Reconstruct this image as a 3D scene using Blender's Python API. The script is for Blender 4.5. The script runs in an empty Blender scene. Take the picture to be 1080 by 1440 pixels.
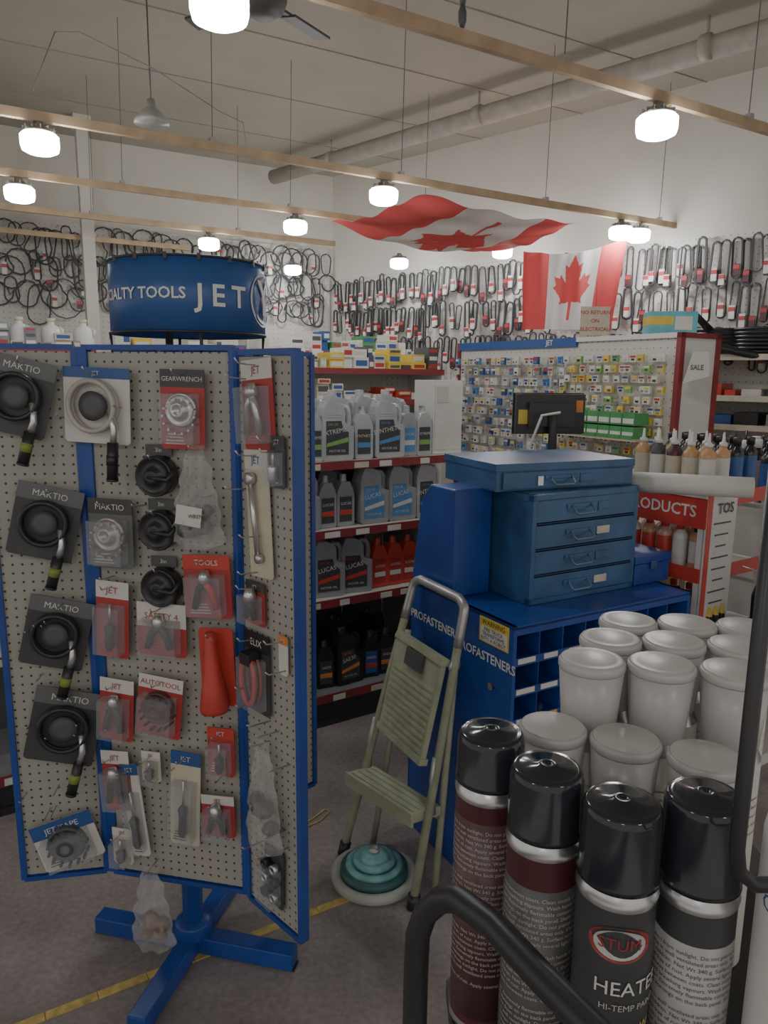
import bpy, bmesh, math, random
from mathutils import Matrix, Vector
random.seed(7)
R=math.radians
# ---------------------------------------------------------------- materials
_mc={}
def mat(name,col,rough=.5,metal=0,var=.12,scale=12,emit=0,alpha=1,bump=0,trans=0):
    if name in _mc: return _mc[name]
    m=bpy.data.materials.new(name); m.use_nodes=True
    nt=m.node_tree; b=nt.nodes['Principled BSDF']
    c=(*col,1)
    b.inputs['Roughness'].default_value=rough; b.inputs['Metallic'].default_value=metal
    tc=nt.nodes.new('ShaderNodeTexCoord'); nz=nt.nodes.new('ShaderNodeTexNoise')
    nz.inputs['Scale'].default_value=scale; nz.inputs['Detail'].default_value=4
    nt.links.new(tc.outputs['Object'],nz.inputs['Vector'])
    cr=nt.nodes.new('ShaderNodeValToRGB')
    cr.color_ramp.elements[0].position=.3; cr.color_ramp.elements[1].position=.7
    cr.color_ramp.elements[0].color=(col[0]*(1-var),col[1]*(1-var),col[2]*(1-var),1)
    cr.color_ramp.elements[1].color=(min(1,col[0]*(1+var)),min(1,col[1]*(1+var)),min(1,col[2]*(1+var)),1)
    nt.links.new(nz.outputs['Fac'],cr.inputs['Fac']); nt.links.new(cr.outputs['Color'],b.inputs['Base Color'])
    if emit:
        b.inputs['Emission Color'].default_value=c; b.inputs['Emission Strength'].default_value=emit
    if alpha<1: b.inputs['Alpha'].default_value=alpha
    if bump:
        bp=nt.nodes.new('ShaderNodeBump'); bp.inputs['Strength'].default_value=bump; bp.inputs['Distance'].default_value=.01
        nt.links.new(nz.outputs['Fac'],bp.inputs['Height']); nt.links.new(bp.outputs['Normal'],b.inputs['Normal'])
    _mc[name]=m; return m
def pegmat(name,base,dot,sp,rad,rough=.5):
    m=bpy.data.materials.new(name); m.use_nodes=True; nt=m.node_tree; b=nt.nodes['Principled BSDF']
    b.inputs['Roughness'].default_value=rough
    tc=nt.nodes.new('ShaderNodeTexCoord')
    s=nt.nodes.new('ShaderNodeVectorMath'); s.operation='SCALE'; s.inputs['Scale'].default_value=1/sp
    f=nt.nodes.new('ShaderNodeVectorMath'); f.operation='FRACTION'
    u=nt.nodes.new('ShaderNodeVectorMath'); u.operation='SUBTRACT'; u.inputs[1].default_value=(.5,.5,.5)
    k=nt.nodes.new('ShaderNodeVectorMath'); k.operation='MULTIPLY'; k.inputs[1].default_value=(1,0,1)
    l=nt.nodes.new('ShaderNodeVectorMath'); l.operation='LENGTH'
    t=nt.nodes.new('ShaderNodeMath'); t.operation='LESS_THAN'; t.inputs[1].default_value=rad/sp
    mx=nt.nodes.new('ShaderNodeMix'); mx.data_type='RGBA'
    mx.inputs[6].default_value=(*base,1); mx.inputs[7].default_value=(*dot,1)
    L=nt.links.new
    L(tc.outputs['Object'],s.inputs[0]);L(s.outputs[0],f.inputs[0]);L(f.outputs[0],u.inputs[0]);L(u.outputs[0],k.inputs[0])
    L(k.outputs[0],l.inputs[0]);L(l.outputs['Value'],t.inputs[0]);L(t.outputs[0],mx.inputs[0]);L(mx.outputs[2],b.inputs['Base Color'])
    return m
# ---------------------------------------------------------------- builder
_tc={}
def textdata(s,size,space=1.0):
    k=(s,size,space)
    if k in _tc: return _tc[k]
    cu=bpy.data.curves.new('t','FONT'); cu.body=s; cu.size=size; cu.align_x='CENTER'; cu.align_y='CENTER'; cu.space_character=space
    cu.resolution_u=2
    if size>.03: cu.offset=size*.018
    o=bpy.data.objects.new('t',cu); bpy.context.scene.collection.objects.link(o)
    dg=bpy.context.evaluated_depsgraph_get(); me=bpy.data.meshes.new_from_object(o.evaluated_get(dg))
    v=[tuple(x.co) for x in me.vertices]; f=[tuple(p.vertices) for p in me.polygons]
    bpy.data.objects.remove(o); bpy.data.curves.remove(cu); bpy.data.meshes.remove(me)
    _tc[k]=(v,f); return v,f
class B:
    def __init__(s): s.v=[];s.f=[];s.m=[];s.s=[];s.mats=[];s.M=Matrix()
    def mi(s,m):
        if m not in s.mats: s.mats.append(m)
        return s.mats.index(m)
    def add(s,vs,fs,m,smooth=False,M=None):
        T=s.M@M if M is not None else s.M
        o=len(s.v); s.v+=[tuple(T@Vector(p)) for p in vs]
        i=s.mi(m) if not isinstance(m,list) else None
        for n,f in enumerate(fs):
            s.f.append(tuple(a+o for a in f)); s.m.append(i if i is not None else s.mi(m[n])); s.s.append(smooth)
        return s
    def box(s,c,d,m,M=None):
        x,y,z=c;a,b,e=d[0]/2,d[1]/2,d[2]/2
        vs=[(x+i*a,y+j*b,z+k*e) for i in(-1,1) for j in(-1,1) for k in(-1,1)]
        return s.add(vs,[(0,1,3,2),(4,6,7,5),(0,4,5,1),(2,3,7,6),(0,2,6,4),(1,5,7,3)],m,False,M)
    def bb(s,x0,x1,y0,y1,z0,z1,m,M=None): return s.box(((x0+x1)/2,(y0+y1)/2,(z0+z1)/2),(x1-x0,y1-y0,z1-z0),m,M)
    def lathe(s,c,prof,m,n=28,M=None,smooth=True):
        vs=[];fs=[];ms=[]
        for (r,z) in prof:
            for i in range(n):
                a=2*math.pi*i/n; vs.append((c[0]+r*math.cos(a),c[1]+r*math.sin(a),c[2]+z))
        for j in range(len(prof)-1):
            for i in range(n):
                k=(i+1)%n; fs.append((j*n+i,j*n+k,(j+1)*n+k,(j+1)*n+i)); ms.append(m[j] if isinstance(m,list) else m)
        fs.append(tuple(range(n))[::-1]); ms.append(ms[0]); fs.append(tuple((len(prof)-1)*n+i for i in range(n))); ms.append(ms[-2])
        return s.add(vs,fs,ms,smooth,M)
    def tube(s,pts,r,m,n=8,closed=False,M=None):
        P=[Vector(p) for p in pts]; N=len(P); vs=[];fs=[]
        up=None
        for i in range(N):
            if closed: d=(P[(i+1)%N]-P[i-1]).normalized()
            else: d=(P[min(i+1,N-1)]-P[max(i-1,0)]).normalized()
            if up is None:
                up=Vector((0,0,1)) if abs(d.z)<.9 else Vector((1,0,0))
            up=(up-d*up.dot(d)).normalized(); sd=d.cross(up)
            for k in range(n):
                a=2*math.pi*k/n+math.pi/n; vs.append(tuple(P[i]+up*r*math.cos(a)+sd*r*math.sin(a)))
        for i in range(N if closed else N-1):
            j=(i+1)%N
            for k in range(n):
                l=(k+1)%n; fs.append((i*n+k,i*n+l,j*n+l,j*n+k))
        if not closed: fs.append(tuple(range(n))); fs.append(tuple((N-1)*n+k for k in range(n)))
        return s.add(vs,fs,m,n>4,M)
    def prism(s,poly,y0,y1,m,M=None):   # polygon in XZ extruded in Y
        n=len(poly); vs=[(x,y0,z) for x,z in poly]+[(x,y1,z) for x,z in poly]
        fs=[tuple(range(n)),tuple(range(n,2*n))[::-1]]+[(i,(i+1)%n,n+(i+1)%n,n+i) for i in range(n)]
        return s.add(vs,fs,m,False,M)
    def text(s,t,size,pos,m,rz=0,space=1,tilt=0):  # reads facing local -y
        v,f=textdata(t,size,space)
        return s.add(v,f,m,False,Matrix.Translation(pos)@Matrix.Rotation(rz,4,'Z')@Matrix.Rotation(tilt,4,'Y')@Matrix.Rotation(R(90),4,'X'))
    def btext(s,t,size,c,rad,th,z,m,space=1):
        v,f=textdata(t,size,space)
        vs=[(c[0]+rad*math.sin(th+p[0]/rad),c[1]-rad*math.cos(th+p[0]/rad),z+p[1]) for p in v]
        return s.add(vs,f,m)
    def obj(s,name,loc=(0,0,0),rz=0,bevel=0,parent=None,rot=None,bseg=2):
        me=bpy.data.meshes.new(name); me.from_pydata(s.v,[],s.f)
        for x in s.mats: me.materials.append(x)
        me.polygons.foreach_set('material_index',s.m); me.polygons.foreach_set('use_smooth',s.s)
        bm=bmesh.new(); bm.from_mesh(me); bmesh.ops.recalc_face_normals(bm,faces=bm.faces); bm.to_mesh(me); bm.free()
        me.update(); o=bpy.data.objects.new(name,me); bpy.context.scene.collection.objects.link(o)
        o.location=loc; o.rotation_euler=rot if rot else (0,0,rz)
        if bevel:
            b=o.modifiers.new('b','BEVEL'); b.width=bevel; b.segments=bseg; b.limit_method='ANGLE'; b.angle_limit=R(40)
        if parent: o.parent=parent
        return o
def inst(src,name,loc,rz=0,sc=1):
    o=bpy.data.objects.new(name,src.data); bpy.context.scene.collection.objects.link(o)
    o.location=loc;o.rotation_euler=(0,0,rz); o.scale=(sc,sc,sc)
    for md in src.modifiers:
        n=o.modifiers.new('b','BEVEL'); n.width=md.width;n.segments=md.segments;n.limit_method='ANGLE';n.angle_limit=md.angle_limit
    return o
def empty(name,loc,rz=0):
    o=bpy.data.objects.new(name,None); bpy.context.scene.collection.objects.link(o); o.location=loc;o.rotation_euler=(0,0,rz); return o
# ---------------------------------------------------------------- palette
wallM=mat('wall_paint',(.57,.535,.47),.8,var=.05,scale=2)
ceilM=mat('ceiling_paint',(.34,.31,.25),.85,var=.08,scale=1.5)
blueM=mat('blue_paint',(.013,.055,.27),.34,var=.25,scale=6)
blue2=mat('cabinet_blue',(.028,.095,.215),.3,var=.28,scale=9)
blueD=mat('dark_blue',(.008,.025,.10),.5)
signB=mat('sign_blue',(.025,.085,.27),.35,var=.05)
white=mat('white_plastic',(.70,.68,.65),.4,var=.04)
paper=mat('paper_white',(.66,.64,.59),.6,var=.06)
cream=mat('cream_card',(.58,.53,.41),.6)
black=mat('black_plastic',(.016,.016,.018),.35)
blackg=mat('black_gloss',(.014,.015,.018),.16)
blackm=mat('black_metal',(.018,.018,.020),.4)
grey=mat('grey_plastic',(.22,.23,.24),.38)
greyd=mat('dark_grey',(.07,.072,.074),.5)
silver=mat('silver_metal',(.62,.62,.62),.28,.9)
red=mat('red_card',(.40,.035,.035),.45)
redb=mat('red_plastic',(.54,.05,.035),.35)
redrail=mat('red_rail',(.22,.025,.03),.4)
yellow=mat('yellow_label',(.68,.50,.07),.5)
green=mat('green_grip',(.22,.30,.04),.5)
greenD=mat('green_label',(.06,.27,.08),.5)
orange=mat('orange_label',(.70,.24,.05),.5)
teal=mat('teal_plastic',(.16,.38,.38),.35,var=.3,scale=25)
maroon=mat('maroon_label',(.075,.016,.022),.35,var=.2)
plastic=mat('clear_bag',(.6,.6,.58),.12,alpha=.30,bump=1.0,scale=40)
blister=mat('clear_blister',(.5,.52,.55),.08,alpha=.24)
wood=mat('batten_wood',(.44,.31,.19),.7,var=.2,scale=8)
ltgreen=mat('ladder_paint',(.37,.39,.27),.5,var=.16,scale=22)
alu=mat('aluminium',(.5,.5,.48),.38,.7)
tan=mat('tan_shelf',(.52,.46,.34),.6)
tape=mat('yellow_tape',(.60,.45,.14),.6,var=.35,scale=30)
bulbM=mat('bulb_glow',(.96,.98,1.0),.4,emit=58,var=0)
peg=pegmat('grey_pegboard',(.37,.355,.31),(.04,.04,.04),.0215,.0030)
pegw=pegmat('white_pegboard',(.58,.55,.50),(.2,.2,.2),.05,.005)
flM=mat('floor_lino',(.27,.235,.225),.55,var=.25,scale=3,bump=.15)
nt=flM.node_tree; pb=nt.nodes['Principled BSDF']; cr=[n for n in nt.nodes if n.type=='VALTORGB'][0]
n2=nt.nodes.new('ShaderNodeTexNoise'); n2.inputs['Scale'].default_value=60; n2.inputs['Detail'].default_value=6
tc=[n for n in nt.nodes if n.type=='TEX_COORD'][0]; nt.links.new(tc.outputs['Object'],n2.inputs['Vector'])
mx=nt.nodes.new('ShaderNodeMix'); mx.data_type='RGBA'; mx.blend_type='OVERLAY'; mx.inputs[0].default_value=.45
nt.links.new(cr.outputs[0],mx.inputs[6]); nt.links.new(n2.outputs['Fac'],mx.inputs[7]); nt.links.new(mx.outputs[2],pb.inputs['Base Color'])
# ---------------------------------------------------------------- room
Cn=Vector((-.6,8.6,0)); zc=3.72
poly=[(-.6,8.6),(5.5,2.87),(4.2,-3.2),(-5.4,-3.2),(-6.66,5.1)]
def slab(name,z0,z1,m):
    b=B(); n=len(poly)
    vs=[(x,y,z0) for x,y in poly]+[(x,y,z1) for x,y in poly]
    b.add(vs,[tuple(range(n)),tuple(range(n,2*n))]+[(i,(i+1)%n,n+(i+1)%n,n+i) for i in range(n)],m); return b.obj(name)
slab('floor',-.1,0,flM)
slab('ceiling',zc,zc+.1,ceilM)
b=B(); b.bb(0,8.37,0,.1,0,zc,wallM); b.bb(.03,6.6,-.02,0,.3,2.66,pegw); b.obj('wall_right',(-.6,8.6,0),math.atan2(2.87-8.6,6.1))
aL=math.atan2(3.5,6.06)
b=B(); b.bb(0,7.0,0,.1,0,zc,wallM); b.bb(2.6,6.95,-.02,0,.3,2.95,pegw); b.obj('wall_left',(-6.66,5.1,0),aL)
b=B()
for k in range(1,9):
    s=k*1.0
    x0,y0=-.6+.73*s,8.6-.684*s
    b.tube([(x0,y0,zc-.003),(x0-.866*7,y0-.5*7,zc-.003)],.005,mat('seam_paint',(.27,.24,.20),.8),4)
b.obj('trim_1')
aR=math.atan2(2.87-8.6,6.1)
beltM=mat('belt_rubber',(.03,.03,.032),.6)
def belts(name,loc,rz,x0,x1,rows,step,wr,lr,sl=.75,rr=.009,jit=.03):
    b=B()
    for z in rows:
        x=x0
        while x<x1:
            w=random.uniform(*wr)/2; l=random.uniform(*lr); zt=z+random.uniform(-jit,jit); y=-.05-random.uniform(0,.05)
            sk=random.uniform(-.02,.02)
            pts=[]
            for i in range(7): a=math.pi*i/6; pts.append((x+w*math.cos(a),y,zt-w+w*math.sin(a)))
            ww=w*random.uniform(.7,1.5)
            for i in range(7): a=math.pi+math.pi*i/6; pts.append((x+sk+ww*math.cos(a),y,zt-l+ww+ww*math.sin(a)))
            b.tube(pts,rr*random.uniform(.7,1.15),beltM,4,True)
            if random.random()<sl:
                b.box((x+sk,y-.014,zt-l+.06),(.042,.012,random.uniform(.07,.11)),random.choice([maroon,paper,paper,paper]))
                b.box((x+sk,y-.016,zt-l+.08),(.043,.013,.028),red)
            b.tube([(x,0,zt-.01),(x,y-.05,zt-.01)],.003,silver,4)
            x+=step*random.uniform(.5,1.5)
    return b.obj(name,loc,rz)
belts('hanging_drive_belts',(-.6,8.6,0),aR,.12,6.3,[2.60,2.28,1.96],.075,(.045,.07),(.22,.34),.85)
belts('hanging_drive_belts',(-6.66,5.1,0),aL,2.8,6.9,[2.90,2.66,2.42],.095,(.08,.24),(.16,.38),.3,.009,.05)
b=B(); b.bb(-.05,.05,-.05,.05,0,zc,wallM); b.bb(-.07,.07,-.07,.07,0,.15,wallM); b.bb(-.07,.07,-.07,.07,zc-.1,zc,wallM); b.obj('support_column',(-2.6,6.75,0),R(30))
ductM=mat('duct_paint',(.36,.33,.28),.7)
b=B(); b.tube([(3.6,3.15,3.55),(2.18,4.64,3.55),(-1.15,7.95,3.55)],.068,ductM,20)
for s in (.1,.35,.6,.85):
    x=3.6-4.85*s; y=3.15+4.9*s
    b.tube([(x,y,3.6),(x,y,zc)],.01,ductM,6)
    b.tube([(x-.02,y+.02,3.55),(x+.02,y-.02,3.55)],.073,ductM,20)
b.obj('ceiling_duct')
# ---------------------------------------------------------------- battens + lamps
ex=Vector((.854,.52)); ny=Vector((-.52,.854))
def batt(off,s0,s1,name='ceiling_batten'):
    p0=ny*off+ex*s0; p1=ny*off+ex*s1
    L=s1-s0; b=B(); b.box((0,0,0),(L,.028,.042),wood)
    k=-L/2+.3
    while k<L/2:
        b.tube([(k,0,.02),(k+.02,0,zc-2.745)],.0022,greyd,4)
        b.box((k,0,.03),(.03,.035,.02),silver); k+=1.15
    b.obj(name,((p0.x+p1.x)/2,(p0.y+p1.y)/2,2.745),math.atan2(.52,.854))
batt(2.26,-1.6,4.6);batt(3.95,-2.4,5.3);batt(5.1,-2.6,3.6);batt(6.15,-2.6,3.2);batt(7.15,-2.4,2.2)
lampsrc=None
def lamp(x,y):
    global lampsrc
    if lampsrc is None:
        b=B(); b.lathe((0,0,0),[(.0,-.05),(.055,-.048),(.078,-.037),(.084,-.015),(.084,.025),(.074,.035)],bulbM,24)
        b.lathe((0,0,0),[(.074,.035),(.072,.045),(.045,.05),(.035,.07),(.022,.075),(.022,.088)],silver,20)
        for i in range(12):
            a=i*math.pi/6; b.box((.055,0,.052),(.03,.003,.02),silver,Matrix.Rotation(a,4,'Z'))
        lampsrc=b.obj('bulb_lamp',(x,y,2.635)); return
    inst(lampsrc,'bulb_lamp',(x,y,2.635))
for x,y in ((-.53,2.42),(1.12,3.33),(-1.60,3.65),(-.02,4.61),(1.70,5.66),(1.86,5.76),(-2.18,4.65),(-.66,5.58),(.98,6.57),(-1.45,6.32),(.12,7.27),(-.95,7.8)):
    p=Vector((x,y)); o=p.dot(ny); n=min((2.26,3.95,5.1,6.15,7.15),key=lambda q:abs(q-o)); p+=ny*(n-o); lamp(p.x,p.y)
lamp(-1.7,-.6); lamp(1.3,-.9); lamp(-.4,-1.6)  # unseen fill lamps added behind the camera to brighten the foreground
b=B(); b.lathe((0,0,0),[(.09,0),(.085,.02),(.05,.06),(.025,.08),(.02,.12)],mat('old_shade',(.30,.29,.26),.4),20); b.tube([(0,0,.1),(0,0,.86)],.004,greyd,6)
b.obj('pendant_lamp',(-1.22,4.12,2.86))
b=B()
b.tube([(-1.6,3.9,3.2),(-1.5,3.95,3.22),(-1.2,4.1,3.12),(-.9,4.3,2.98),(-.8,4.4,2.96),(-.78,4.4,2.82)],.003,grey,6)
b.tube([(-1.6,3.9,3.2),(-1.62,3.65,2.85)],.003,grey,6)
b.obj('power_cable')
b=B()
for i in range(14): b.lathe((0,0,i*.07),[(.008,0),(.014,.02),(.014,.05),(.008,.068)],greyd,6)
b.obj('hanging_chain',(.25,2.79,2.77))
fanD=mat('fan_dark',(.06,.05,.045),.5)
b=B(); b.lathe((0,0,0),[(.05,-.08),(.10,-.05),(.12,0),(.10,.06),(.03,.08)],fanD,20); b.tube([(0,0,.05),(0,0,.32)],.015,fanD)
for i in range(4):
    M=Matrix.Rotation(R(58+90*i),4,'Z')@Matrix.Rotation(R(10),4,'X')
    b.prism([(.1,0),(.2,0),(.2,.012),(.1,.012)],-.02,.02,fanD,M)
    b.box((.34,0,0),(.30,.10,.012),fanD,M)
b.obj('ceiling_fan',(-.62,4.02,3.4))
# ---------------------------------------------------------------- flags
half=[(0,.50),(.085,.33),(.165,.375),(.12,.12),(.235,.245),(.265,.185),(.375,.21),(.335,.09),(.39,.06),(.205,-.10),(.225,-.17),(.02,-.145),(.03,-.40)]
leaf=half+[(-x,y) for x,y in half[::-1]]
def inleaf(x,y):
    c=False;n=len(leaf);j=n-1
    for i in range(n):
        xi,yi=leaf[i];xj,yj=leaf[j]
        if (yi>y)!=(yj>y) and x<(xj-xi)*(y-yi)/(yj-yi)+xi: c=not c
        j=i
    return c
def clothmat(name,c):
    m=mat(name,c,.8,var=.06,scale=4)
    nt=m.node_tree; pb=nt.nodes['Principled BSDF']; out=nt.nodes['Material Output']
    tr=nt.nodes.new('ShaderNodeBsdfTranslucent'); tr.inputs[0].default_value=(*c,1)
    mx=nt.nodes.new('ShaderNodeMixShader'); mx.inputs[0].default_value=.45
    nt.links.new(pb.outputs[0],mx.inputs[1]);nt.links.new(tr.outputs[0],mx.inputs[2]);nt.links.new(mx.outputs[0],out.inputs[0]); return m
fr=clothmat('flag_red',(.68,.09,.09)); fw=clothmat('flag_white',(.78,.75,.73))
def flag(name,fn,nx=160,nyy=80,ls=1.05):
    vs=[fn(i/nx,j/nyy) for j in range(nyy+1) for i in range(nx+1)]; fs=[];ms=[]
    for j in range(nyy):
        for i in range(nx):
            s=(i+.5)/nx;t=(j+.5)/nyy
            fs.append((j*(nx+1)+i,j*(nx+1)+i+1,(j+1)*(nx+1)+i+1,(j+1)*(nx+1)+i))
            ms.append(fr if s<.25 or s>.75 or inleaf((s-.5)*2,(t-.5)*ls) else fw)
    b=B(); b.add(vs,fs,ms,True); return b.obj(name)
def lerp(a,b,t): return tuple(a[i]*(1-t)+b[i]*t for i in range(3))
def f1(s,t):
    bot=lerp((1.0,5.58,1.94),(1.68,5.72,1.95),s); top=lerp((.99,5.6,2.49),(1.78,5.75,2.62),s)
    p=lerp(bot,top,t); w=.02*math.sin(s*17+t*2)*(1.1-t*.5)+.012*math.sin(s*31)
    return (p[0],p[1]+w,p[2]-.06*math.sin(s*math.pi)*t)
flag('canada_flag',f1)
def f2(s,t):
    a=lerp((.226,4.81,2.69),(1.41,5.69,2.72),s); c=lerp((-.415,5.69,2.70),(.91,6.63,2.66),s)
    p=lerp(a,c,t)
    sag=.09*math.sin(math.pi*s)*(.5+.5*t)+.04*math.sin(math.pi*t)
    return (p[0],p[1],p[2]-sag+.012*math.sin(s*19+t*7)+.008*math.sin(t*23+s*5))
flag('canada_flag',f2,200,100,.95)
# ---------------------------------------------------------------- pegboard display stand
stand=empty('rotating_pegboard_stand',(-.524,1.835,0),R(-13))
b=B(); b.box((0,0,.03),(.60,.05,.05),blueM); b.box((0,0,.0305),(.05,.60,.05),blueM)
b.tube([(0,0,.03),(0,0,1.66)],.028,blueM,20); b.lathe((0,0,0),[(.05,.05),(.05,.09),(.035,.1)],blueM)
b.tube([(0,0,1.5),(0,0,1.72)],.01,blackm)
for sx in(-1,1):
    for sy in(-1,1): b.box((sx*.285*(1 if sy>0 else 0),sy*.285*(0 if sy>0 else 1),.003),(.04,.04,.006),black)
b.obj('cross_base',bevel=.004,parent=stand)
bpy.context.view_layer.update(); stand_inv=stand.matrix_world.inverted()
def inv(p): return stand_inv@Vector(p)
def panel(nm,p0,p1,z0,z1,lw=.007,rw=.007):
    p0=Vector(p0);p1=Vector(p1);d=p1-p0;L=d.length;a=math.atan2(d.y,d.x)
    b=B(); b.bb(.006,L-.006,-.004,.004,z0+.01,z1-.01,peg)
    for x,ww in ((0,lw),(L,rw)): b.bb(x-ww,x+ww,-.011,.011,z0,z1,blueM)
    for z in (z0,z1): b.bb(0,L,-.010,.010,z-.006,z+.006,blueM)
    q=inv((p0.x,p0.y,0)); o=b.obj(nm,q,a+R(13),parent=stand); return (p0,a,L)
PM=panel('panel_mid',(-.690,1.726),(-.332,1.652),.325,1.655,.013,.009)
PR=panel('panel_side_a',(-.320,1.644),(-.175,1.497),.315,1.645)
PL=panel('panel_side_b',(-.908,1.690),(-.712,1.728),.325,1.655)
panel('panel_back_a',(-.35,2.02),(-.70,1.95),.325,1.655)
panel('panel_back_b',(-.215,2.15),(-.34,2.03),.325,1.655)
b=B()
for z in (.4,1.6):
    for p in ((-.70,1.735),(-.33,1.66),(-.35,2.01),(-.69,1.95)):
        q=inv((p[0],p[1],z)); b.tube([(0,0,z),tuple(q)],.008,blueM,8)
b.obj('spokes',parent=stand)
b=B(); Rr=.181
n=64; prof=[(Rr-.003,0),(Rr,0),(Rr,.160),(Rr-.003,.160),(Rr-.003,0)]
vs=[];fs=[]
for (r,z) in prof[:4]:
    for i in range(n): a=2*math.pi*i/n; vs.append((r*math.cos(a),r*math.sin(a),z))
for j in range(4):
    for i in range(n):
        k=(i+1)%n; jj=(j+1)%4; fs.append((j*n+i,j*n+k,jj*n+k,jj*n+i))
b.add(vs,fs,signB,True)
for z in (0,.160): b.tube([(Rr*math.cos(2*math.pi*i/48),Rr*math.sin(2*math.pi*i/48),z) for i in range(48)],.003,blackm,8,True)
for i in range(16):
    a=2*math.pi*i/16; b.box((Rr*math.cos(a),Rr*math.sin(a),.158),(.008,.008,.014),blackm)
th0=.255
b.btext('SPECIALTY TOOLS',.034,(0,0),Rr+.002,th0-.80,.080,white)
b.btext('JET',.066,(0,0),Rr+.002,th0+.42,.076,white,1.5)
for rr,mm in ((.062,white),(.055,signB)):
    c=th0+1.20
    ring=[(rr*math.cos(2*math.pi*i/40),rr*math.sin(2*math.pi*i/40)) for i in range(40)]
    q=Rr+.0015+(.001 if mm is signB else 0)
    vs=[(q*math.sin(c+x/Rr),-q*math.cos(c+x/Rr),.080+y) for x,y in ring]
    b.add(vs,[tuple(range(40))],mm)
b.btext('Y',.11,(0,0),Rr+.004,th0+1.20,.080,white)
for a in (.4,1.97,3.54,5.1):
    b.tube([(Rr*math.cos(a),Rr*math.sin(a),.0),(Rr*.98*math.cos(a),Rr*.98*math.sin(a),-.05),(.01*math.cos(a),.01*math.sin(a),-.055)],.004,blackm,8)
q=inv((-.475,1.84,1.690)); b.obj('drum_sign',q,R(13),parent=stand)
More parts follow.
